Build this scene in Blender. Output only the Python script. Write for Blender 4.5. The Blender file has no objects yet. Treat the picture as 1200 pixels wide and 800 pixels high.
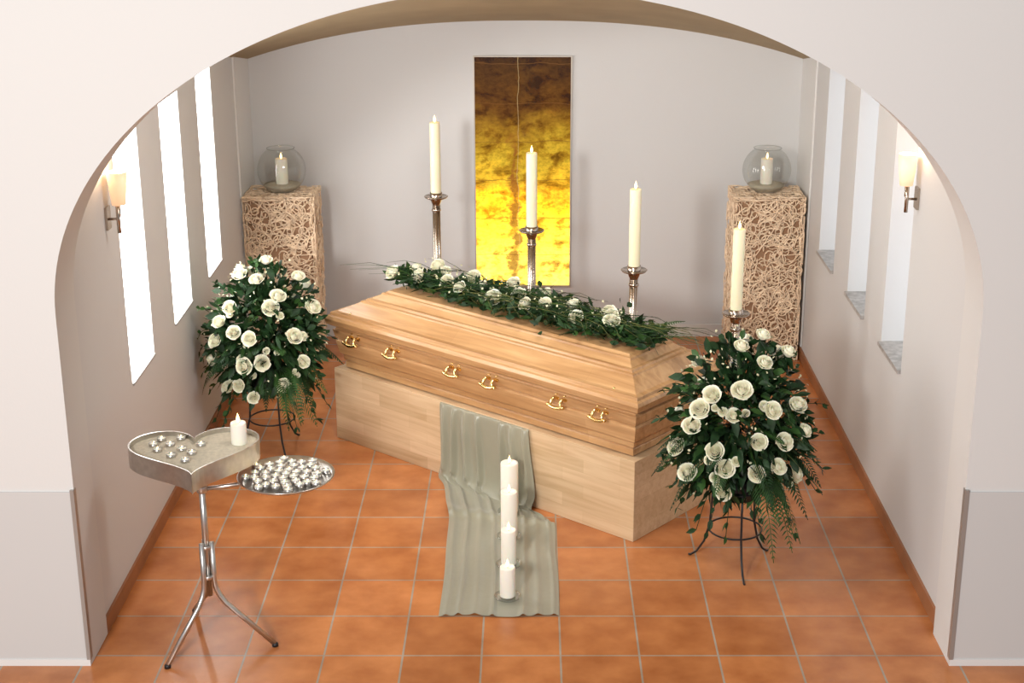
import bpy, math, random
from mathutils import Vector, Matrix
random.seed(7)
sc = bpy.context.scene
sc.view_settings.view_transform = 'Standard'
R = random.uniform
pi = math.pi

# ------------------------------------------------------------ materials
def mat(name, col=(.8,.8,.8), rough=.5, metal=0, emis=None, es=0, spec=None, noise=0, nscale=8, bump=0, bscale=60, sss=0, coat=0, sheen=0):
    m = bpy.data.materials.new(name); m.use_nodes = True
    nt = m.node_tree; b = nt.nodes['Principled BSDF']
    b.inputs['Base Color'].default_value = (*col,1)
    b.inputs['Roughness'].default_value = rough
    b.inputs['Metallic'].default_value = metal
    if spec is not None: b.inputs['Specular IOR Level'].default_value = spec
    if coat: b.inputs['Coat Weight'].default_value = coat
    if sheen: b.inputs['Sheen Weight'].default_value = sheen
    if emis:
        b.inputs['Emission Color'].default_value = (*emis,1)
        b.inputs['Emission Strength'].default_value = es
    if sss:
        b.inputs['Subsurface Weight'].default_value = sss
        b.inputs['Subsurface Scale'].default_value = .02
    tc = nt.nodes.new('ShaderNodeTexCoord')
    if noise:
        n = nt.nodes.new('ShaderNodeTexNoise'); n.inputs['Scale'].default_value = nscale
        n.inputs['Detail'].default_value = 4
        r = nt.nodes.new('ShaderNodeValToRGB')
        r.color_ramp.elements[0].position=.3; r.color_ramp.elements[1].position=.7
        r.color_ramp.elements[0].color=(*[c*(1-noise) for c in col],1)
        r.color_ramp.elements[1].color=(*[min(1,c*(1+noise)) for c in col],1)
        nt.links.new(tc.outputs['Object'], n.inputs['Vector'])
        nt.links.new(n.outputs['Fac'], r.inputs['Fac'])
        nt.links.new(r.outputs['Color'], b.inputs['Base Color'])
    if bump:
        n2 = nt.nodes.new('ShaderNodeTexNoise'); n2.inputs['Scale'].default_value = bscale
        bp = nt.nodes.new('ShaderNodeBump'); bp.inputs['Strength'].default_value = bump; bp.inputs['Distance'].default_value=.01
        nt.links.new(tc.outputs['Object'], n2.inputs['Vector'])
        nt.links.new(n2.outputs['Fac'], bp.inputs['Height'])
        nt.links.new(bp.outputs['Normal'], b.inputs['Normal'])
    return m

def wood(name, c1, c2, c3, rough=.35, scale=(1.0,14,14), planks=False, bw=.36, rh=.07, dark=(.80,.78,.74)):
    m = mat(name, c2, rough, coat=.12); nt = m.node_tree; b = nt.nodes['Principled BSDF']
    tc = nt.nodes.new('ShaderNodeTexCoord'); mp = nt.nodes.new('ShaderNodeMapping')
    mp.inputs['Scale'].default_value = scale
    n = nt.nodes.new('ShaderNodeTexNoise'); n.inputs['Scale'].default_value = 2.2; n.inputs['Detail'].default_value = 8; n.inputs['Distortion'].default_value=1.0
    r = nt.nodes.new('ShaderNodeValToRGB'); e = r.color_ramp.elements
    e[0].position=.25; e[0].color=(*c1,1); e[1].position=.78; e[1].color=(*c3,1)
    k = e.new(.5); k.color=(*c2,1)
    nt.links.new(tc.outputs['Object'], mp.inputs['Vector']); nt.links.new(mp.outputs['Vector'], n.inputs['Vector'])
    nt.links.new(n.outputs['Fac'], r.inputs['Fac'])
    out = r.outputs['Color']
    if planks:
        m2 = nt.nodes.new('ShaderNodeMapping'); m2.inputs['Rotation'].default_value=(pi/2,0,0)
        bt = nt.nodes.new('ShaderNodeTexBrick'); bt.offset=.37
        bt.inputs['Color1'].default_value=(*dark,1); bt.inputs['Color2'].default_value=(1,1,1,1)
        bt.inputs['Mortar'].default_value=(.80,.76,.68,1); bt.inputs['Mortar Size'].default_value=.0007
        bt.inputs['Scale'].default_value=1; bt.inputs['Brick Width'].default_value=bw; bt.inputs['Row Height'].default_value=rh
        nt.links.new(tc.outputs['Object'], m2.inputs['Vector']); nt.links.new(m2.outputs['Vector'], bt.inputs['Vector'])
        mx = nt.nodes.new('ShaderNodeMix'); mx.data_type='RGBA'; mx.blend_type='MULTIPLY'; mx.inputs['Factor'].default_value=1
        nt.links.new(out, mx.inputs['A']); nt.links.new(bt.outputs['Color'], mx.inputs['B']); out = mx.outputs['Result']
    nt.links.new(out, b.inputs['Base Color'])
    return m

def thin_glass(name):
    m = bpy.data.materials.new(name); m.use_nodes=True; nt=m.node_tree; nt.nodes.clear()
    o=nt.nodes.new('ShaderNodeOutputMaterial'); t=nt.nodes.new('ShaderNodeBsdfTransparent'); g=nt.nodes.new('ShaderNodeBsdfGlossy')
    g.inputs['Roughness'].default_value=.04; t.inputs['Color'].default_value=(.90,.91,.90,1)
    lw=nt.nodes.new('ShaderNodeLayerWeight'); lw.inputs['Blend'].default_value=.3
    pw=nt.nodes.new('ShaderNodeMath'); pw.operation='POWER'; pw.inputs[1].default_value=2.2
    ma=nt.nodes.new('ShaderNodeMath'); ma.operation='MULTIPLY_ADD'; ma.inputs[1].default_value=.75; ma.inputs[2].default_value=.07
    mx=nt.nodes.new('ShaderNodeMixShader')
    nt.links.new(lw.outputs['Facing'],pw.inputs[0]); nt.links.new(pw.outputs[0],ma.inputs[0])
    nt.links.new(ma.outputs[0],mx.inputs['Fac']); nt.links.new(t.outputs[0],mx.inputs[1]); nt.links.new(g.outputs[0],mx.inputs[2])
    nt.links.new(mx.outputs[0],o.inputs['Surface']); return m

def tile_mat():
    m = mat('terracotta_tiles', (.5,.16,.05), .25); nt=m.node_tree; b=nt.nodes['Principled BSDF']
    tc=nt.nodes.new('ShaderNodeTexCoord'); mp=nt.nodes.new('ShaderNodeMapping'); mp.inputs['Location'].default_value=(-.126,-5.744,0)
    bt=nt.nodes.new('ShaderNodeTexBrick'); bt.offset=0; bt.squash=1
    I=bt.inputs; I['Scale'].default_value=1; I['Brick Width'].default_value=.334; I['Row Height'].default_value=.343
    I['Mortar Size'].default_value=.0045; I['Mortar Smooth'].default_value=.1; I['Bias'].default_value=0
    I['Color1'].default_value=(.50,.180,.058,1); I['Color2'].default_value=(.66,.250,.084,1); I['Mortar'].default_value=(.42,.35,.27,1)
    n=nt.nodes.new('ShaderNodeTexNoise'); n.inputs['Scale'].default_value=6; n.inputs['Detail'].default_value=7
    r=nt.nodes.new('ShaderNodeValToRGB'); r.color_ramp.elements[0].position=.3; r.color_ramp.elements[1].position=.72
    r.color_ramp.elements[0].color=(.68,.60,.54,1); r.color_ramp.elements[1].color=(1.05,1.10,1.15,1)
    mx=nt.nodes.new('ShaderNodeMix'); mx.data_type='RGBA'; mx.blend_type='MULTIPLY'; mx.inputs['Factor'].default_value=.9
    bp=nt.nodes.new('ShaderNodeBump'); bp.inputs['Strength'].default_value=.5; bp.inputs['Distance'].default_value=.004; bp.invert=True
    L=nt.links.new
    L(tc.outputs['Object'],mp.inputs['Vector']); L(mp.outputs['Vector'],bt.inputs['Vector']); L(tc.outputs['Object'],n.inputs['Vector'])
    L(n.outputs['Fac'],r.inputs['Fac']); L(bt.outputs['Color'],mx.inputs['A']); L(r.outputs['Color'],mx.inputs['B'])
    L(mx.outputs['Result'],b.inputs['Base Color']); L(bt.outputs['Fac'],bp.inputs['Height']); L(bp.outputs['Normal'],b.inputs['Normal'])
    return m

def art_glass():
    m=mat('stained_glass',(.3,.2,.02),.15); nt=m.node_tree; b=nt.nodes['Principled BSDF']; L=nt.links.new; N=nt.nodes.new
    def math_(op,a,b_=None,c=None,clamp=False):
        n=N('ShaderNodeMath'); n.operation=op; n.use_clamp=clamp
        for i,v in enumerate((a,b_,c)):
            if v is None: continue
            if isinstance(v,(int,float)): n.inputs[i].default_value=v
            else: L(v,n.inputs[i])
        return n.outputs[0]
    def noise(scale,detail,dist,vec,rough=.55):
        n=N('ShaderNodeTexNoise'); n.inputs['Scale'].default_value=scale; n.inputs['Detail'].default_value=detail; n.inputs['Distortion'].default_value=dist
        n.inputs['Roughness'].default_value=rough
        L(vec,n.inputs['Vector']); return n.outputs['Fac']
    def ramp(f,st):
        r=N('ShaderNodeValToRGB'); e=r.color_ramp.elements
        e[0].position=st[0][0]; e[0].color=(*st[0][1],1); e[1].position=st[-1][0]; e[1].color=(*st[-1][1],1)
        for p,c in st[1:-1]: k=e.new(p); k.color=(*c,1)
        L(f,r.inputs['Fac']); return r.outputs['Color']
    def mix(f,a,b_,bl='MIX'):
        n=N('ShaderNodeMix'); n.data_type='RGBA'; n.blend_type=bl
        if isinstance(f,(int,float)): n.inputs['Factor'].default_value=f
        else: L(f,n.inputs['Factor'])
        for k,v in (('A',a),('B',b_)):
            if isinstance(v,tuple): n.inputs[k].default_value=(*v,1)
            else: L(v,n.inputs[k])
        return n.outputs['Result']
    tc=N('ShaderNodeTexCoord'); sp=N('ShaderNodeSeparateXYZ'); L(tc.outputs['Object'],sp.inputs[0])
    mp=N('ShaderNodeMapping'); mp.inputs['Scale'].default_value=(1,1,1.5); L(tc.outputs['Object'],mp.inputs['Vector']); v=mp.outputs['Vector']
    n1=noise(3.0,5,.3,v); n2=noise(7,10,.3,v,.62); n3=noise(30,6,.1,v,.7)
    z=sp.outputs['Z']; x=sp.outputs['X']
    f=math_('ADD',math_('MULTIPLY_ADD',z,.62,-.20),math_('MULTIPLY',n1,.38))
    c=ramp(f,[(0,(1,.80,.14)),(.27,(1,.68,.05)),(.36,(.98,.52,.02)),(.43,(.62,.38,.025)),(.50,(.40,.27,.022)),(.58,(.34,.22,.018)),(.66,(.22,.12,.010)),(.74,(.085,.034,.004)),(1,(.030,.012,.003))])
    vein=ramp(n2,[(.34,(.16,.055,.015)),(.43,(.60,.46,.32)),(.50,(.97,.94,.88)),(.62,(1.15,1.15,1.05)),(.75,(1.7,1.55,1.3))])
    c=mix(.85,c,vein,'MULTIPLY')
    fine=ramp(n3,[(.38,(.45,.38,.3)),(.55,(1,1,1)),(.7,(1.25,1.2,1.1))]); c=mix(.5,c,fine,'MULTIPLY')
    zz=math_('FRACT',math_('MULTIPLY_ADD',z,3.9,math_('MULTIPLY',n1,.25)))
    hl=math_('LESS_THAN',zz,.022); c=mix(math_('MULTIPLY',hl,.55),c,(.12,.05,.01))
    # russet figure, only in the lower two thirds, fading upward
    xc=math_('ABSOLUTE',math_('ADD',math_('ADD',x,.055),math_('MULTIPLY_ADD',n1,.14,-.07)))
    wd_=math_('MULTIPLY_ADD',n2,.30,-.115)
    tr=math_('MULTIPLY',math_('SUBTRACT',wd_,xc),35,clamp=True)
    zf=math_('MULTIPLY',math_('SUBTRACT',1.12,z),5,clamp=True)
    c=mix(math_('MULTIPLY',math_('MULTIPLY',tr,zf),.8),c,(.15,.035,.010))
    # long hair crack
    xl=math_('ABSOLUTE',math_('ADD',math_('ADD',x,.030),math_('MULTIPLY_ADD',n1,.06,-.03)))
    ln=math_('LESS_THAN',xl,.0024); c=mix(math_('MULTIPLY',ln,.45),c,(.36,.27,.12))
    L(c,b.inputs['Base Color']); L(c,b.inputs['Emission Color'])
    es=math_('ADD',.75,math_('MULTIPLY',math_('SUBTRACT',1.15,z,clamp=True),.75)); L(es,b.inputs['Emission Strength'])
    bp=N('ShaderNodeBump'); bp.inputs['Strength'].default_value=.3; L(n2,bp.inputs['Height']); L(bp.outputs['Normal'],b.inputs['Normal'])
    return m

M = dict(
 wall=mat('plaster_wall',(.70,.70,.69),.85,bump=.04,bscale=90),
 alc=mat('alcove_plaster',(.665,.67,.675),.85,bump=.04,bscale=90),
 panel=mat('wainscot_paint',(.60,.60,.595),.6),
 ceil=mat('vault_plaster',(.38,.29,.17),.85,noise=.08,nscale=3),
 white=mat('white_paint',(.76,.76,.75),.5),
 tile=tile_mat(),
 skirt=mat('tile_skirting',(.36,.15,.065),.45,noise=.15,nscale=6),
 alu=mat('anodised_trim',(.40,.385,.365),.4,.5),
 sill=mat('marble_sill',(.40,.39,.38),.35,noise=.3,nscale=30),
 coffin=wood('coffin_alder_wood',(.40,.210,.085),(.56,.325,.150),(.68,.43,.215),.30,(.9,10,10),True,.9,.14,(.84,.80,.74)),
 plinth=wood('plinth_beech_wood',(.60,.41,.235),(.70,.51,.315),(.78,.60,.39),.45,planks=True,dark=(.82,.78,.72)),
 brass=mat('brass',(.85,.64,.28),.2,1),
 steel=mat('brushed_steel',(.60,.58,.55),.28,1,noise=.08,nscale=40),
 chrome=mat('warm_nickel',(.46,.39,.33),.2,1),
 black=mat('black_iron',(.012,.012,.013),.4),
 wax=mat('ivory_wax',(.88,.83,.60),.45,sss=.25,emis=(.9,.75,.4),es=.04),
 waxw=mat('white_wax',(.90,.87,.77),.45,sss=.25,emis=(.9,.8,.6),es=.05),
 flame=mat('flame',(1,.7,.3),.5,emis=(1,.62,.22),es=9),
 wick=mat('wick',(.02,.02,.02),.9),
 sand=mat('sand',(.56,.51,.40),.95,noise=.12,nscale=60,bump=.4,bscale=300),
 glass=thin_glass('clear_glass'),
 wick2=mat('wicker_strand',(.92,.71,.51),.5,noise=.12,nscale=25),
 wcore=mat('wicker_core',(.36,.21,.12),.9),
 leaf=mat('dark_leaf',(.013,.040,.012),.5,spec=.25,noise=.6,nscale=20),
 leaf2=mat('fern_leaf',(.030,.080,.018),.5,spec=.25,noise=.5,nscale=15),
 leaf3=mat('olive_grass',(.13,.14,.035),.5,noise=.4,nscale=20),
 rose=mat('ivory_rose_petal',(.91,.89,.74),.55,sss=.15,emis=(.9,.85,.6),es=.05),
 filler=mat('filler_blossom',(.75,.74,.50),.7),
 cloth=mat('sage_satin',(.290,.280,.205),.30,noise=.06,nscale=3,bump=.08,bscale=22,sheen=.3),
 winL=mat('frosted_daylight_pane',(.9,.9,.9),.5,emis=(1.0,.99,.97),es=8.5),
 winR=mat('frosted_sky_pane',(.8,.85,.9),.5,emis=(.78,.88,1.0),es=.8),
 shade=mat('opal_shade',(.85,.70,.55),.4,emis=(1,.60,.32),es=.7),
 art=art_glass(), frame=mat('picture_frame_metal',(.60,.56,.50),.35,.5),
)

# ------------------------------------------------------------ mesh builder
class MB:
    def __init__(s): s.v=[]; s.f=[]; s.m=[]; s.sm=[]; s.mats=[]
    def mi(s,k):
        if k not in s.mats: s.mats.append(k)
        return s.mats.index(k)
    def add(s,vs,fs,k,smooth=False):
        o=len(s.v); s.v+= [tuple(v) for v in vs]; i=s.mi(k)
        for f in fs: s.f.append(tuple(o+a for a in f)); s.m.append(i); s.sm.append(smooth)
    def box(s,a,b,k):
        x0,y0,z0=a; x1,y1,z1=b
        s.add([(x0,y0,z0),(x1,y0,z0),(x1,y1,z0),(x0,y1,z0),(x0,y0,z1),(x1,y0,z1),(x1,y1,z1),(x0,y1,z1)],
              [(0,3,2,1),(4,5,6,7),(0,1,5,4),(1,2,6,5),(2,3,7,6),(3,0,4,7)],k)
    def lathe(s,c,prof,k,n=24,smooth=True,cap=True):
        vs=[];fs=[]
        for r,z in prof:
            for i in range(n):
                a=2*pi*i/n; vs.append((c[0]+r*math.cos(a),c[1]+r*math.sin(a),c[2]+z))
        m=len(prof)
        for j in range(m-1):
            for i in range(n):
                i2=(i+1)%n; fs.append((j*n+i,j*n+i2,(j+1)*n+i2,(j+1)*n+i))
        if cap:
            fs.append(tuple(range(n))[::-1]); fs.append(tuple((m-1)*n+i for i in range(n)))
        s.add(vs,fs,k,smooth)
    def tube(s,path,r,k,n=6,closed=False,taper=None):
        P=[Vector(p) for p in path]; m=len(P); vs=[];fs=[]
        prev=None
        for i in range(m):
            if closed: d=P[(i+1)%m]-P[i-1]
            else: d=P[min(i+1,m-1)]-P[max(i-1,0)]
            if d.length<1e-9: d=Vector((0,0,1))
            d.normalize()
            if prev is None:
                u=d.cross(Vector((0,0,1)))
                if u.length<.1: u=d.cross(Vector((0,1,0)))
            else: u=prev-d*prev.dot(d)
            u.normalize(); w=d.cross(u); prev=u
            rr=r if taper is None else r*(1-(1-taper)*i/(m-1))
            for j in range(n):
                a=2*pi*j/n; vs.append(P[i]+u*math.cos(a)*rr+w*math.sin(a)*rr)
        rng=m if closed else m-1
        for i in range(rng):
            i2=(i+1)%m
            for j in range(n):
                j2=(j+1)%n; fs.append((i*n+j,i*n+j2,i2*n+j2,i2*n+j))
        if not closed: fs.append(tuple(range(n))[::-1]); fs.append(tuple((m-1)*n+j for j in range(n)))
        s.add(vs,fs,k,True)
    def obj(s,name,loc=(0,0,0),rz=0,parent=None,bevel=0):
        me=bpy.data.meshes.new(name); me.from_pydata(s.v,[],s.f)
        for k in s.mats: me.materials.append(M[k])
        me.polygons.foreach_set('material_index',s.m); me.polygons.foreach_set('use_smooth',s.sm); me.update()
        o=bpy.data.objects.new(name,me); sc.collection.objects.link(o); o.location=loc; o.rotation_euler=(0,0,rz)
        if parent: o.parent=parent
        if bevel:
            b=o.modifiers.new('bevel','BEVEL'); b.width=bevel; b.segments=2; b.limit_method='ANGLE'
        return o

def frame(ax):
    ax=Vector(ax).normalized(); u=ax.cross(Vector((0,0,1)))
    if u.length<.1: u=ax.cross(Vector((1,0,0)))
    u.normalize(); return u, ax.cross(u), ax

def flame(mb,c,s=1.0):
    mb.lathe(c,[(.0008,0),(.0012,.010*s)],'wick',6)
    mb.lathe((c[0],c[1],c[2]+.006*s),[(.001,0),(.0055*s,.008*s),(.0065*s,.014*s),(.0045*s,.022*s),(.0018*s,.030*s),(.0003,.036*s)],'flame',8)

def candle(mb,c,r,h,k='waxw',fs=1.0):
    mb.lathe(c,[(r*.98,0),(r,.004),(r,h-.006),(r*.95,h),(r*.8,h-.001),(r*.55,h-.007),(r*.1,h-.008)],k,24)
    flame(mb,(c[0],c[1],c[2]+h-.008),fs)

# ------------------------------------------------------------ room shell
XL,XR=-1.85,1.78
YF,YW,YB=5.67,5.93,10.05
w=MB(); w.box((-6,-3,-.1),(6,10.4,0),'tile'); w.obj('floor')
cx,a,zs,rise=-.045,1.795,1.53,1.24
w=MB(); TOP=5.2
w.box((-6,YF,0),(cx-a,YW,TOP),'wall'); w.box((cx+a,YF,0),(6,YW,TOP),'wall')
N=96; pts=[(cx-a*math.cos(pi*i/N), zs+rise*math.sin(pi*i/N)) for i in range(N+1)]
vs=[];fs=[]
for x,z in pts: vs+=[(x,YF,z),(x,YF,TOP),(x,YW,z),(x,YW,TOP)]
for i in range(N):
    o=4*i; fs+=[(o,o+4,o+5,o+1),(o+2,o+3,o+7,o+6),(o+1,o+5,o+7,o+3)]
w.add(vs,fs,'wall')
w.add(vs,[(4*i,4*i+2,4*i+6,4*i+4) for i in range(N)],'wall',True)
w.obj('wall_front')
w=MB(); w.box((-6,YF-.006,.03),(cx-a,YF-.0005,.79),'panel'); w.box((-6,YF-.010,0),(cx-a,YF-.0005,.03),'white'); w.obj('wainscot_left')
w=MB(); w.box((cx+a,YF-.006,.03),(6,YF-.0005,.79),'panel'); w.box((cx+a,YF-.010,0),(6,YF-.0005,.03),'white'); w.obj('wainscot_right')
w=MB(); w.box((cx-a-.013,YF-.012,.03),(cx-a+.003,YF+.02,.80),'alu'); w.obj('trim_1')
w=MB(); w.box((cx+a-.003,YF-.012,.03),(cx+a+.013,YF+.02,.80),'alu'); w.obj('trim_2')
w=MB(); w.box((XL-.3,YB,0),(XR+.3,YB+.2,3.3),'alc'); w.obj('wall_back')
w=MB(); w.box((XL,9.56,.085),(XL+.010,YB,3.0),'white'); w.obj('trim_3')
w=MB(); w.box((XR-.010,9.56,.085),(XR,YB,3.0),'white'); w.obj('trim_4')
ZT=2.02
def side(name,x0,x1,wins,zb):
    w=MB(); w.box((x0,YW,0),(x1,YB,zb),'alc'); w.box((x0,YW,ZT),(x1,YB,3.2),'alc')
    ys=[YW]+[v for p in wins for v in p]+[YB]
    for i in range(0,len(ys),2): w.box((x0,ys[i],zb),(x1,ys[i+1],ZT),'alc')
    w.obj(name)
WL=[(6.70,7.14),(7.60,8.03),(8.48,8.88)]; WR=[(6.96,7.40),(7.82,8.28),(8.70,9.17)]
side('wall_left',XL-.25,XL,WL,.865); side('wall_right',XR,XR+.25,WR,.83)
k=1
for (y0,y1) in WL:
    w=MB(); w.box((XL-.06,y0,.865),(XL-.05,y1,ZT),'winL')
    w.box((XL-.05,y0+.002,.865),(XL+.008,y1-.002,.875),'sill'); w.obj('window_%d'%k); k+=1
for (y0,y1) in WR:
    w=MB(); w.box((XR+.20,y0,.83),(XR+.21,y1,ZT),'winR')
    for yy in (y0,y1-.03): w.box((XR+.18,yy,.85),(XR+.20,yy+.03,ZT),'white')
    w.box((XR-.018,y0+.001,.83),(XR+.20,y1-.001,.85),'sill'); w.obj('window_%d'%k); k+=1
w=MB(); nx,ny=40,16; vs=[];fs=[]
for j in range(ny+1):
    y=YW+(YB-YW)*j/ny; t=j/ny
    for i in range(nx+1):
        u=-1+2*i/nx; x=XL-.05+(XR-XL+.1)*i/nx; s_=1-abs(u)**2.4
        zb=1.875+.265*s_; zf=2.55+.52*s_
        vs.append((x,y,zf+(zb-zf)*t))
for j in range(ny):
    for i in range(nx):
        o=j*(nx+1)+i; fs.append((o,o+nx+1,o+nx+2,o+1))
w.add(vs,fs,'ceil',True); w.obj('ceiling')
w=MB(); w.box((XL+.012,YB-.015,0),(XR-.012,YB,.085),'white'); w.obj('baseboard_back')
w=MB(); w.box((XL,YW,0),(XL+.012,YB-.016,.075),'skirt'); w.obj('baseboard_left')
w=MB(); w.box((XR-.012,YW,0),(XR,YB-.016,.075),'skirt'); w.obj('baseboard_right')

# ------------------------------------------------------------ coffin frame
P1=Vector((-1.113,8.197,0)); RZ=-math.atan2(.646,.763); LEN=2.115; WID=.66
U=Vector((.763,-.646,0)); W=Vector((.646,.763,0))
def cw(s,wd,z): return P1+U*(LEN-s)+W*wd+Vector((0,0,z))
SZ=.425
w=MB(); w.box((0,0,0),(LEN,WID,SZ),'plinth'); w.obj('coffin_plinth',P1,RZ,bevel=.003)

w=MB()
prof=[(-.060,0),(-.060,.006),(-.040,.008),(-.040,.040),(-.046,.046),(-.034,.054),(-.032,.080),(-.018,.090),(-.004,.160),(-.004,.170),(-.013,.174),(-.013,.180),(-.002,.186),(.008,.232),(-.006,.237),(-.006,.248),(.012,.254),
      (.034,.268),(.044,.300),(.036,.318),(.022,.321),(.018,.338),(-.008,.342),(-.082,.396),(-.084,.404),(-.100,.406),(-.104,.418),(-.120,.420),(-.150,.444),(-.152,.454),(-.166,.456),(-.175,.468)]
rings=[]
for o,z in prof:
    l = o*1.45-.012 if o<-.06 and z>.3 else o-.012
    if z<.3: l=o
    l-= .015
    rings.append([( -l, -o, z),(LEN+o,-o,z),(LEN+o,WID+o,z),(-l,WID+o,z)])
vs=[p for r in rings for p in r]; fs=[]
for j in range(len(rings)-1):
    for i in range(4):
        i2=(i+1)%4; fs.append((4*j+i,4*j+i2,4*j+4+i2,4*j+4+i))
fs.append((3,2,1,0)); q=4*(len(rings)-1); fs.append((q,q+1,q+2,q+3))
w.add(vs,fs,'coffin')
def handle(x,side):
    sg=-1 if side==0 else 1; y0=0.0 if side==0 else WID
    zc=.205
    Y=lambda d: y0+sg*d
    for dx in (-.026,.026):
        w.tube([(x+dx,Y(-.004),zc+.014),(x+dx,Y(.006),zc+.014)],.018,'brass',12)
        w.tube([(x+dx,Y(.0),zc+.014),(x+dx,Y(.030),zc+.016),(x+dx*1.1,Y(.042),zc+.004),(x+dx*1.2,Y(.048),zc-.020)],.0075,'brass',8)
    w.tube([(x-.044,Y(.046),zc-.016),(x-.030,Y(.049),zc-.022),(x,Y(.052),zc-.026),(x+.030,Y(.049),zc-.022),(x+.044,Y(.046),zc-.016)],.0095,'brass',8)
    for dx in (-.046,.046): w.lathe((x+dx,Y(.046),zc-.026),[(.003,0),(.012,.006),(.012,.014),(.003,.020)],'brass',10)
for s_ in (.2,.46,.91,1.17,1.62,1.93):
    handle(LEN-s_,0); handle(LEN-s_,1)
for xx in (.14,LEN-.14):
    for yy in (.010,WID-.010): w.lathe((xx,yy,.342),[(.007,0),(.006,.004),(.003,.007)],'brass',12)
w.obj('coffin',P1+Vector((0,0,SZ)),RZ,bevel=.002)

# ------------------------------------------------------------ cloth
Zv=Vector((0,0,1))
st=[
 (cw(1.28,-.004,.423),cw(.665,-.004,.423),-W,.004),
 (cw(1.28,-.014,.405),cw(.66,-.014,.405),-W,.016),
 (cw(1.275,-.018,.30),cw(.645,-.018,.30),-W,.036),
 (cw(1.27,-.022,.18),cw(.62,-.022,.18),-W,.044),
 (cw(1.262,-.034,.08),cw(.600,-.034,.08),-W,.042),
 (cw(1.255,-.060,.016),cw(.59,-.070,.016),Zv,.024),
 (Vector((-.462,7.50,.007)),Vector((.085,7.085,.007)),Zv,.020),
 (Vector((-.440,7.30,.007)),Vector((.105,7.02,.008)),Zv,.020),
 (Vector((-.424,7.17,.022)),Vector((.118,7.00,.026)),Zv,.014),
 (Vector((-.414,7.08,.004)),Vector((.122,6.93,.006)),Zv,.012),
 (Vector((-.412,6.80,.004)),Vector((.120,6.70,.004)),Zv,.014),
 (Vector((-.405,6.45,.004)),Vector((.128,6.42,.004)),Zv,.014),
 (Vector((-.410,6.08,.004)),Vector((.125,6.08,.004)),Zv,.012)]
SUB=6; NU=110; vs=[];fs=[]; rows=0
cen=[(.05,.8,.028),(.17,1,.024),(.31,.8,.035),(.44,.9,.022),(.57,.0,.045),(.71,1,.026),(.83,.8,.03),(.95,.7,.02)]
def pleat(u,v):
    h=0
    for i,(c,A_,s_) in enumerate(cen):
        c2=c+.010*math.sin(v*.7+i*1.7)
        h+=A_*math.exp(-((u-c2)/s_)**2)
    return h
def cr(p0,p1,p2,p3,t): return p1+(p2-p0)*.5*t+(p0*2-p1*5+p2*4-p3)*.5*t*t+(p1*3-p0-p2*3+p3)*.5*t*t*t
for i in range(len(st)-1):
    for q in range(SUB+(1 if i==len(st)-2 else 0)):
        t=q/SUB; A=st[i];B=st[i+1]; Z0=st[max(i-1,0)]; Z3=st[min(i+2,len(st)-1)]
        l=cr(Z0[0],A[0],B[0],Z3[0],t); r=cr(Z0[1],A[1],B[1],Z3[1],t)
        l.z=max(l.z,.003); r.z=max(r.z,.003)
        d=(A[2].lerp(B[2],t)).normalized(); am=A[3]+(B[3]-A[3])*t
        v=i+t
        for j in range(NU+1):
            u=j/NU; p=l.lerp(r,u)+d*am*pleat(u,v)
            if i>=9: p+=Vector((0,.008*math.sin(u*9+v),.001*math.sin(u*13+v*4)+.001))
            vs.append(p)
        rows+=1
for i in range(rows-1):
    for j in range(NU):
        o=i*(NU+1)+j; fs.append((o,o+1,o+NU+2,o+NU+1))
w=MB(); w.add(vs,fs,'cloth',True); o=w.obj('satin_drape')

# ------------------------------------------------------------ floor candles
for (x,y,r,h) in ((-.105,6.235,.035,.145),(-.104,6.557,.036,.175),(-.106,6.86,.041,.235),(-.108,7.146,.045,.265)):
    w=MB()
    w.lathe((0,0,0),[(.045,0),(.060,.004),(.062,.008),(.050,.006),(.01,.005)],'glass',28)
    candle(w,(0,0,.0085),r,h,'waxw',1.1)
    w.obj('pillar_candle',(x,y,.016))

# ------------------------------------------------------------ tall candle stands
for (x,y,zd) in ((-.574,9.10,1.20),(.005,8.59,1.12),(.565,8.09,1.025),(1.064,7.60,.93)):
    w=MB()
    w.lathe((0,0,0),[(.13,0),(.132,.008),(.12,.016),(.05,.022),(.02,.03)],'chrome',32)
    for i in range(3):
        an=2*pi*i/3+.5; px,py=.014*math.cos(an),.014*math.sin(an)
        w.tube([(px,py,.02),(px,py,zd-.05)],.0115,'chrome',10)
    for zz in (.06,zd*.5,zd-.09):
        w.lathe((0,0,zz),[(.024,0),(.028,.004),(.028,.014),(.024,.018)],'chrome',20)
    w.lathe((0,0,zd-.06),[(.012,0),(.022,.012),(.030,.030),(.034,.045),(.066,.055),(.073,.064),(.070,.066),(.040,.060),(.036,.062)],'chrome',32)
    w.lathe((0,0,zd-.002),[(.036,0),(.037,.03),(.033,.03),(.033,.002)],'chrome',24,True,False)
    candle(w,(0,0,zd),.031,.455,'wax',1.2)
    w.obj('candle_stand',(x,y,0))

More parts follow.
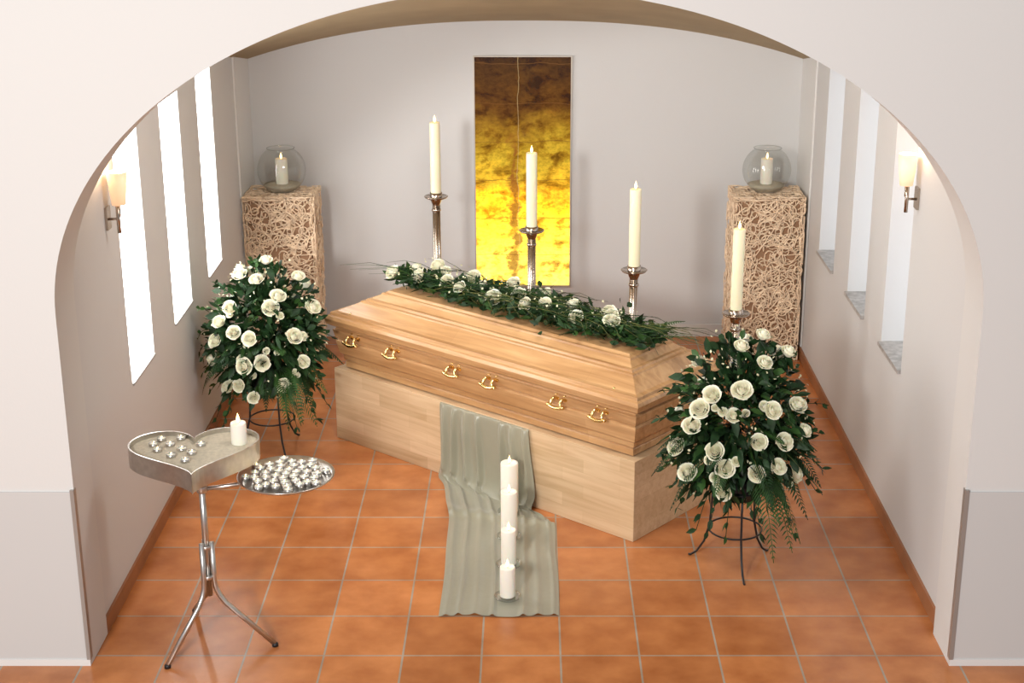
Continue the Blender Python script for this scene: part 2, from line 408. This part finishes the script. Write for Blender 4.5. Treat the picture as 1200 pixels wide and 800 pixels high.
# ------------------------------------------------------------ wicker pedestals
PW,PD,PH=.465,.36,1.10
def pedestal_mesh():
    w=MB(); e=.034
    w.box((-PW/2+e,-PD/2+e,0),(PW/2-e,PD/2-e,PH-e),'wcore')
    faces=[(Vector((-PW/2,-PD/2,0)),Vector((1,0,0)),Vector((0,0,1)),Vector((0,-1,0)),PW,PH,560),
           (Vector((-PW/2,PD/2,0)),Vector((1,0,0)),Vector((0,0,1)),Vector((0,1,0)),PW,PH,200),
           (Vector((-PW/2,-PD/2,0)),Vector((0,1,0)),Vector((0,0,1)),Vector((-1,0,0)),PD,PH,400),
           (Vector((PW/2,-PD/2,0)),Vector((0,1,0)),Vector((0,0,1)),Vector((1,0,0)),PD,PH,400),
           (Vector((-PW/2,-PD/2,PH)),Vector((1,0,0)),Vector((0,1,0)),Vector((0,0,1)),PW,PD,240)]
    for (o,a1,a2,n,W1,H1,cnt) in faces:
        for q in range(cnt):
            x,y=R(.0,W1),R(.01,H1-.01); an=R(0,2*pi); cur=R(-.75,.75); pth=[]
            lift=-.005-.026*random.random()**1.2
            stp=R(.013,.018)
            for st_ in range(11):
                p=o+a1*x+a2*y+n*(lift+R(-.002,.001)); pth.append(p)
                an+=cur+R(-.15,.15)
                if random.random()<.12: cur=-cur
                x+=stp*math.cos(an); y+=stp*math.sin(an)
                x=min(max(x,.005),W1-.005); y=min(max(y,.006),H1-.006)
            w.tube(pth,R(.0032,.0048),'wick2',4)
    return w
pm=pedestal_mesh()
for (x,y) in ((-1.605,9.70),(1.52,9.70)): pm.obj('wicker_pedestal',(x,y,0))
def bowl(x,y):
    w=MB(); Rr=.155; zc=.135; P=[]
    for i in range(21):
        th=math.radians(-62+ (58+62)*i/20); P.append((Rr*math.cos(th),zc+Rr*math.sin(th)))
    z0=P[0][1]; P=[(r,z-z0) for r,z in P]
    P2=[(P[-1][0]+.006,P[-1][1]+.010)]
    w.lathe((0,0,0),[(.01,0)]+P+P2,'glass',40,True,False)
    S=[(.01,.004)]+[(min(r,Rr)-.004,z+.002) for r,z in P if z<.05]; S.append((S[-1][0]*.6,S[-1][1]+.004)); S.append((.005,S[-1][1]))
    w.lathe((0,0,0),S,'sand',32)
    w.tube([((P2[0][0])*math.cos(2*pi*i/36),(P2[0][0])*math.sin(2*pi*i/36),P2[0][1]) for i in range(36)],.003,'glass',6,closed=True)
    candle(w,(0,0,S[-1][1]-.002),.039,.165,'waxw',1.1)
    w.obj('glass_bowl_with_candle',(x,y,PH+.001))
bowl(-1.60,9.70); bowl(1.515,9.70)

# ------------------------------------------------------------ stained glass picture
w=MB(); HW,HH=.3225,1.56
w.box((-HW+.008,-.012,.012),(HW-.008,-.002,HH-.006),'art')
for b in (((-HW,-.018,0),(-HW+.008,0,HH)),((HW-.008,-.018,0),(HW,0,HH)),((-HW+.008,-.018,0),(HW-.008,0,.012)),((-HW+.008,-.018,HH-.006),(HW-.008,0,HH))): w.box(*b,'frame')
w.obj('stained_glass_picture',(-.053,YB-.001,.355))

# ------------------------------------------------------------ flowers
def rose(w,pos,ax,rad):
    u,v,n=frame(ax); pos=Vector(pos)-n*rad*.6; tw=R(0,6)
    for (cnt,rr,hh,cu,wd) in ((3,.18,1.32,.0,1.7),(3,.34,1.32,.0,1.5),(4,.52,1.24,.10,1.2),(5,.72,1.08,.35,1.0),(5,.90,.86,.7,.88)):
        tw+=.7
        for c in range(cnt):
            ph=tw+2*pi*c/cnt; vs=[];fs=[]; jr=R(.92,1.08)
            for bi in range(5):
                b=bi/4
                for ai in range(5):
                    a_=-1+ai/2; wf=wd*(.6+.4*math.sin(min(1,b*1.15)*pi*.5))*(1-.22*(b**6))
                    an=ph+a_*wf
                    r=rr*(.38+.62*math.sin(min(1,b*1.35)*pi/2))*(1-.18*max(0,b-.6) if cu<.2 else 1)+cu*max(0,b-.6)**2*1.3
                    r+=.05*a_
                    z=hh*b-cu*max(0,b-.65)**2*1.8-.10*b*a_*a_
                    vs.append(pos+(u*math.cos(an)+v*math.sin(an))*r*rad*jr+n*z*rad)
            for bi in range(4):
                for ai in range(4):
                    o=bi*5+ai; fs.append((o,o+1,o+6,o+5))
            w.add(vs,fs,'rose',True)
def leaf(w,p,d,ln,wd,k='leaf',droop=.3):
    p=Vector(p); d=Vector(d).normalized(); u,v,n=frame(d)
    rl=R(0,2*pi); sdir=u*math.cos(rl)+v*math.sin(rl); nn=d.cross(sdir)
    vs=[];fs=[]
    for i,(t,ww) in enumerate(((0,.15),(.3,.9),(.62,.85),(1,.03))):
        c=p+d*ln*t-Vector((0,0,1))*droop*ln*t*t
        vs+=[c-sdir*wd*ww+nn*wd*.25*ww,c,c+sdir*wd*ww+nn*wd*.25*ww]
    for i in range(3):
        o=3*i; fs+=[(o,o+1,o+4,o+3),(o+1,o+2,o+5,o+4)]
    w.add(vs,fs,k,True)
def frond(w,p,d,ln,k='leaf2',droop=.5,lw=.075,n=22,th=.007):
    p=Vector(p); d=Vector(d).normalized(); pts=[]
    for i in range(n+1):
        t=i/n; pts.append(p+d*ln*t+Vector((0,0,-1))*droop*ln*t*t)
    w.tube(pts[::3]+[pts[-1]],.0018,k,4)
    sd=d.cross(Vector((0,0,1)))
    if sd.length<.1: sd=Vector((1,0,0))
    sd.normalize(); sd=(sd+Vector((R(-.5,.5),R(-.5,.5),R(-.5,.5)))).normalized()
    for i in range(2,n):
        t=i/n; L_=lw*math.sin(pi*min(1,t*.85+.15))**.7*(1.1-.5*t); tg=(pts[i+1]-pts[i-1]).normalized()
        for sg in (-1,1):
            dd=(sd*sg+tg*.75).normalized(); q=pts[i]; mid=q+dd*L_*.5; tip=q+dd*L_+Vector((0,0,-.25*L_))
            w.add([q,mid+tg*th,tip,mid-tg*th],[(0,1,2,3)],k)
def ellp(dx,dz,A,B,C):
    q=1-(dx/A)**2-(dz/C)**2
    return -B*math.sqrt(max(q,.02))
def arrangement(name,loc,zc,fr,rx,rzz,rot,xmin=None,end='right'):
    w=MB(); A,B,C=rx,.24,rzz; c=Vector((0,0,zc)); rt=.40
    for zz,rr in ((.185,.125),(rt,.115)):
        w.tube([(rr*math.cos(2*pi*i/28),rr*math.sin(2*pi*i/28),zz) for i in range(28)],.0045,'black',6,closed=True)
    for i in range(3):
        an=rot+2*pi*i/3; ca,sa=math.cos(an),math.sin(an)
        w.tube([(ca*r_,sa*r_,z_) for r_,z_ in ((.115,rt),(.118,.30),(.125,.185),(.15,.09),(.185,.03),(.215,.006),(.225,.006))],.0055,'black',6)
    w.lathe((0,0,rt-.06),[(.06,0),(.10,.02),(.112,.12),(.10,.125)],'black',20)
    nb=len(w.v)
    for dx,dz in fr:
        dx/=100;dz/=100
        dy=ellp(dx,dz,A,B,C)*R(.98,1.18)
        p=c+Vector((dx,dy,dz)); ax=Vector((dx/A*.7+R(-.25,.25),dy/B*.8-.2,dz/C*.5+.6+R(-.25,.25)))
        rose(w,p,ax,R(.034,.048))
        for q in range(4): leaf(w,p-ax.normalized()*.035,Vector((R(-1,1),R(-1,.2),R(-.9,.6))),R(.06,.09),R(.016,.024),'leaf',.3)
        w.tube([c+Vector((dx*.2,dy*.2,dz*.3)),p-ax.normalized()*.03],.003,'leaf',5)
    for i in range(10):
        dx,dz=R(-.8,.8)*A,R(-.65,.8)*C; p=c+Vector((dx,ellp(dx,dz,A,B,C)*1.0,dz)); rose(w,p,Vector((dx/A,-.9,.6)),R(.017,.025))
    for i in range(14):
        an=R(.15,.85)*pi; el=R(-.3,1.1); d=Vector((math.cos(an)*math.cos(el),math.sin(an)*math.cos(el),math.sin(el)))
        p=c+Vector((d.x*A,d.y*B,d.z*C)); rose(w,p,d+Vector((0,0,.3)),R(.034,.043))
    for i in range(1350):
        d=Vector((random.gauss(0,1),random.gauss(0,1),random.gauss(0,1))).normalized(); r_=R(.35,.97)
        p=c+Vector((d.x*A,d.y*B,d.z*C))*r_
        if p.z<.40: p.z=.40+R(0,.05)
        leaf(w,p,d+Vector((R(-.7,.7),R(-.7,.7),R(-.6,.6))),R(.05,.09),R(.013,.024),'leaf' if random.random()<.85 else 'leaf2',R(0,.5))
    for q in range(38):
        d=Vector((random.gauss(0,1),random.gauss(0,.7),random.gauss(0,1)-.1)).normalized()
        if c.z+d.z*C<.34: d.z=abs(d.z)*.3-.3
        b0=c+Vector((d.x*A,d.y*B,d.z*C))*.8; ln=R(.10,.18); dr=R(.1,.7)
        P=[b0+d*ln*t+Vector((0,0,-dr*ln*t*t)) for t in (0,.25,.5,.75,1)]
        w.tube(P,.0018,'leaf',4)
        for pp in P[1:]:
            for sg in (-1,1): leaf(w,pp,d*.7+Vector((R(-.7,.7),R(-.7,.7),R(-.6,.6))),R(.03,.05),R(.009,.015),'leaf' if q%4 else 'leaf2',.2)
    for i in range(260):
        d=Vector((random.gauss(0,1),random.gauss(0,1),random.gauss(0,1)+.1)).normalized()
        p=c+Vector((d.x*A,d.y*B,d.z*C))*R(.85,1.12)
        if p.z<.35: continue
        leaf(w,p,Vector((R(-1,1),R(-1,1),R(-.2,1))),.012,.008,'filler',0)
    for i in range(26):
        an=2*pi*i/26+R(-.15,.15); el=R(-.4,.6); d=Vector((math.cos(an)*math.cos(el),math.sin(an)*math.cos(el),math.sin(el)))
        p=c+Vector((d.x*A*.45,d.y*B*.5,-.05+d.z*.1)); frond(w,p,d,R(.20,.30),'leaf2' if i%3==0 else 'leaf',R(.35,.95),.07,26,.006)
    for i in range(5):
        d=Vector((R(.1,.7),R(-.9,-.4),R(-.1,.3))); frond(w,c+Vector((.07,-.10,-.16)),d,R(.24,.31),'leaf2',R(.8,1.2),.09,26,.005)
    for i in range(26):
        an=R(0,2*pi); d=Vector((math.cos(an),math.sin(an)*.8,R(.1,1.0))).normalized(); ln=R(.28,.42); p=c+Vector((0,0,-.05))
        w.tube([p+d*ln*t+Vector((0,0,-.5*ln*t*t)) for t in (.3,.5,.7,.85,1)],.0022,random.choice(('leaf3','leaf2','leaf')),4,taper=.2)
    for i in range(14):
        an=R(0,2*pi); d=Vector((math.cos(an)*.45,math.sin(an)*.4,1)); frond(w,c+Vector((0,0,.1)),d,R(.24,.33),'leaf',.1,.05)
    Lv=Vector(loc)
    for i in range(nb,len(w.v)):   # keep foliage off the wall and the coffin
        x,y,z=w.v[i]
        if xmin is not None and x<xmin+.06: x=xmin+.06*math.exp((x-xmin-.06)/.06)
        p=Vector((x,y,z)); uc=(p+Lv-P1).dot(U); wc=(p+Lv-P1).dot(W)
        if wc>-.10:
            if end=='right' and uc<LEN+.12:
                g=LEN+.06+.06*math.exp((uc-LEN-.12)/.06); p+=U*(g-uc)
            if end=='left' and uc>-.10:
                g=-.05-.05*math.exp(-(uc+.10)/.05); p+=U*(g-uc)
        w.v[i]=tuple(p)
    return w.obj(name,loc)
FR=[(-2,41),(8,45),(20,37),(8,35),(-3,25),(-6,13),(11,16),(-16,22),(5,2),(-30,-8),(-25,-18),(-9,-25),(5,-14),(17,1),(28,2),(26,-22),(-24,6),(-14,-4),(24,15),(-9,-12),(-21,15),(15,-11)]
FL=[(-12,37),(-2,36),(2,44),(19,35),(-16,22),(6,22),(-23,13),(-5,7),(-14,9),(18,6),(27,19),(-29,-10),(22,-9),(-14,-23),(-22,-27),(-6,-29),(11,-21),(-26,2),(1,-7),(10,28),(-9,-9)]
arrangement('rose_arrangement_on_stand',(.965,6.60,0),.71,FR,.32,.43,-pi/2+.1,None,'right')
arrangement('rose_arrangement_on_stand',(-1.45,8.03,0),.67,FL,.32,.42,-pi/2+.5,XL+.02+1.45,'left')

# coffin spray (coffin-local coordinates)
w=MB()
for (s_,wd) in ((1.87,.24),(1.80,.36),(1.70,.27),(1.62,.40),(1.50,.29),(1.43,.43),(1.30,.35),(1.17,.46),(1.03,.34),(.93,.45),(.80,.28),(.68,.36),(.56,.24),(.43,.36),(.50,.43),(1.12,.24),(1.72,.45),(1.36,.24),(.36,.27),(.90,.24)):
    rose(w,(LEN-s_,wd,R(.08,.11)),(R(-.5,.5),-.8+R(-.3,.3),R(.6,1.1)),R(.034,.045))
for i in range(1900):
    t=random.random(); x=LEN-(.10+1.80*t); hw=(.21-.06*t)*math.sin(pi*min(.97,max(.06,t)))**.5
    y=.34-.03*(1-t)+random.gauss(0,.5)*hw-(.08*(t-.6) if t>.6 else 0); z=R(.012,.08)
    if z<.045 and (y<.19 or y>.47): z=.045
    d=Vector((R(-1,1),R(-1,1),R(.0,.7))); leaf(w,(x,y,z),d,R(.04,.085),R(.008,.018),'leaf' if random.random()<.75 else 'leaf2',.1)
for i in range(60):
    x=LEN-R(.20,1.8); d=Vector((random.choice((-1,1,1))*R(.3,1),R(-1,.4),R(.15,.5))); frond(w,(x,.33,.05),d,R(.18,.32),random.choice(('leaf','leaf','leaf2')),.25,.045,18,.004)
for i in range(190):
    x0=LEN-R(.20,1.6); ln=R(.32,.66); sg=1 if random.random()<.75 else -1; y0=.32+R(-.12,.12); dy=R(-.28,.12)
    pth=[(x0+sg*ln*t,y0+dy*t*t,.03+.10*R(.8,1.1)*math.sin(t*2.2)-.01*t) for t in (0,.25,.5,.75,1)]
    pth=[(px,py,max(pz,.010)) for px,py,pz in pth]
    w.tube(pth,R(.002,.0034),random.choice(('leaf3','leaf','leaf2','leaf')),4,taper=.2)
for i in range(260):
    x=LEN-R(.3,1.85); leaf(w,(x,.34+R(-.16,.14),R(.06,.13)),Vector((R(-1,1),R(-1,1),R(0,1))),.012,.007,'filler',0)
w.obj('rose_casket_spray',P1+Vector((0,0,SZ+.470)),RZ)

# ------------------------------------------------------------ heart table
TC=Vector((-1.37,5.87,0)); w=MB()
def heart(sc_,n=64):
    P=[]
    for i in range(n):
        t=2*pi*i/n; x=16*math.sin(t)**3; y=13*math.cos(t)-5*math.cos(2*t)-2*math.cos(3*t)-math.cos(4*t)
        P.append((x/32*.545*sc_, y/29*.50*sc_+.02))
    an=math.radians(10); return [(x*math.cos(an)-y*math.sin(an),x*math.sin(an)+y*math.cos(an)) for x,y in P]
Hn=64; zb,zr=.785,.872; off=(-.035,.05)
ho=[(x+off[0],y+off[1]) for x,y in heart(1.0)]; hi=[(x+off[0],y+off[1]) for x,y in heart(.975)]
vs=[(x,y,zb) for x,y in ho]+[(x,y,zr) for x,y in ho]+[(x,y,zr) for x,y in hi]+[(x,y,zr-.022) for x,y in hi]
fs=[]
for j in range(3):
    for i in range(Hn): i2=(i+1)%Hn; fs.append((j*Hn+i,j*Hn+i2,(j+1)*Hn+i2,(j+1)*Hn+i))
w.add(vs,fs,'steel')
ctr=(off[0],off[1]+.02)
w.add([(x,y,zb) for x,y in ho]+[(*ctr,zb)],[(i,(i+1)%Hn,Hn) for i in range(Hn)],'steel')
w.add([(x,y,zr-.022) for x,y in hi]+[(*ctr,zr-.018)],[(i,(i+1)%Hn,Hn) for i in range(Hn)],'sand',True)
w.tube([(0,0,.22),(0,0,.79)],.014,'steel',14)
w.lathe((0,0,.77),[(.014,0),(.05,.008),(.05,.016)],'steel',20)
for zz in (.44,.30): w.lathe((0,0,zz),[(.026,0),(.028,.004),(.028,.014),(.026,.018)],'steel',20)
for fx,fy in ((-.145,-.225),(.275,-.045),(-.13,.26)):
    L_=math.hypot(fx,fy); ux,uy=fx/L_,fy/L_
    w.tube([(ux*.026,uy*.026,.47),(ux*.026,uy*.026,.30),(ux*.030,uy*.030,.26),(ux*.045,uy*.045,.225),(ux*.07,uy*.07,.19),(fx,fy,.012)],.0115,'steel',12)
    w.lathe((fx,fy,0),[(.014,0),(.014,.012),(.008,.018)],'black',12)
dc=(.335,.110,.718)
w.lathe((0,0,.698),[(.020,0),(.022,.004),(.022,.026),(.020,.03)],'steel',16)
w.tube([(.0,0,.711),(.14,.05,.711),(dc[0],dc[1],.711)],.009,'steel',10)
w.lathe(dc,[(.01,0),(.19,.0),(.203,.010),(.206,.014),(.202,.016),(.188,.006),(.01,.006)],'steel',48)
def tealight(p,lit=True):
    w.lathe(p,[(.018,0),(.0195,.002),(.0195,.016),(.0185,.016),(.0182,.012)],'steel',14,True,False)
    w.lathe(p,[(.0182,.010),(.0182,.013),(.002,.0125)],'waxw',14)
    if lit: flame(w,(p[0],p[1],p[2]+.010),.32)
for ring,n in ((0,1),(.045,6),(.088,11),(.132,17)):
    for i in range(n):
        a_=2*pi*i/n+ring*9+R(-.05,.05); tealight((dc[0]+ring*math.cos(a_),dc[1]+ring*math.sin(a_),dc[2]+.006))
for i in range(8):
    a_=2*pi*i/8+.2; tealight((dc[0]+.168*math.cos(a_),dc[1]+.168*math.sin(a_),dc[2]+.006))
for x,y in ((-.19,.06),(-.15,.12),(-.12,-.00),(-.22,.12),(-.09,.07),(-.05,-.05),(-.04,.03),(-.02,.12),(-.12,.19),(-.20,.18)):
    tealight((x,y+.01,zr-.021))
candle(w,(.135,.165,zr-.022),.033,.095,'waxw',1.2)
w.obj('heart_shaped_candle_table',TC)

# ------------------------------------------------------------ sconces
def sconce(x,y,z,sg):
    w=MB()
    w.lathe((0,0,0),[(.030,0),(.038,.07),(.044,.145),(.041,.145),(.034,.07),(.027,.004)],'shade',24)
    w.tube([(0,0,.0),(0,0,-.05),(sg*-.01,0,-.065),(sg*-.05,0,-.065)],.006,'chrome',8)
    w.tube([(sg*.0,-.03,-.12),(sg*.0,-.03,.0)],.009,'chrome',8)
    w.tube([(sg*.0,-.03,-.065),(sg*-.01,0,-.065)],.005,'chrome',6)
    w.box((min(sg*-.059,sg*-.048),-.03,-.11),(max(sg*-.059,sg*-.048),.03,-.01),'chrome')
    w.obj('wall_sconce',(x,y,z))
    l=bpy.data.lights.new('sconce_bulb','POINT'); l.energy=3.5; l.color=(1,.62,.32); l.shadow_soft_size=.03
    o=bpy.data.objects.new('sconce_bulb',l); o.location=(x,y,z+.17); sc.collection.objects.link(o)
sconce(XL+.06,6.52,1.77,1); sconce(XR-.06,6.90,1.77,-1)

# ------------------------------------------------------------ lights, world, camera
def area(name,loc,tgt,size,en,col):
    l=bpy.data.lights.new(name,'AREA'); l.shape='DISK'; l.size=size; l.energy=en; l.color=col
    o=bpy.data.objects.new(name,l); o.location=loc
    o.rotation_euler=(Vector(tgt)-Vector(loc)).to_track_quat('-Z','Y').to_euler(); sc.collection.objects.link(o)
area('gallery_light',(-2.1,-.4,3.5),(.1,8,.6),.7,350,(1,.965,.92))
area('alcove_fill_light',(-.3,6.25,2.72),(.1,9.2,.7),.7,36,(1,.965,.92))  # added fill, hidden above the arch, brightens back wall and pedestals; no real fitting
wd=bpy.data.worlds.new('world'); sc.world=wd; wd.use_nodes=True
wd.node_tree.nodes['Background'].inputs[0].default_value=(.94,.96,1,1); wd.node_tree.nodes['Background'].inputs[1].default_value=.46
cam=bpy.data.cameras.new('camera'); cam.lens=54; cam.sensor_width=36; cam.shift_x=-22/1200
co=bpy.data.objects.new('camera',cam); co.location=(0,0,3.33); co.rotation_euler=(math.radians(90-18.55),0,0)
sc.collection.objects.link(co); sc.camera=co
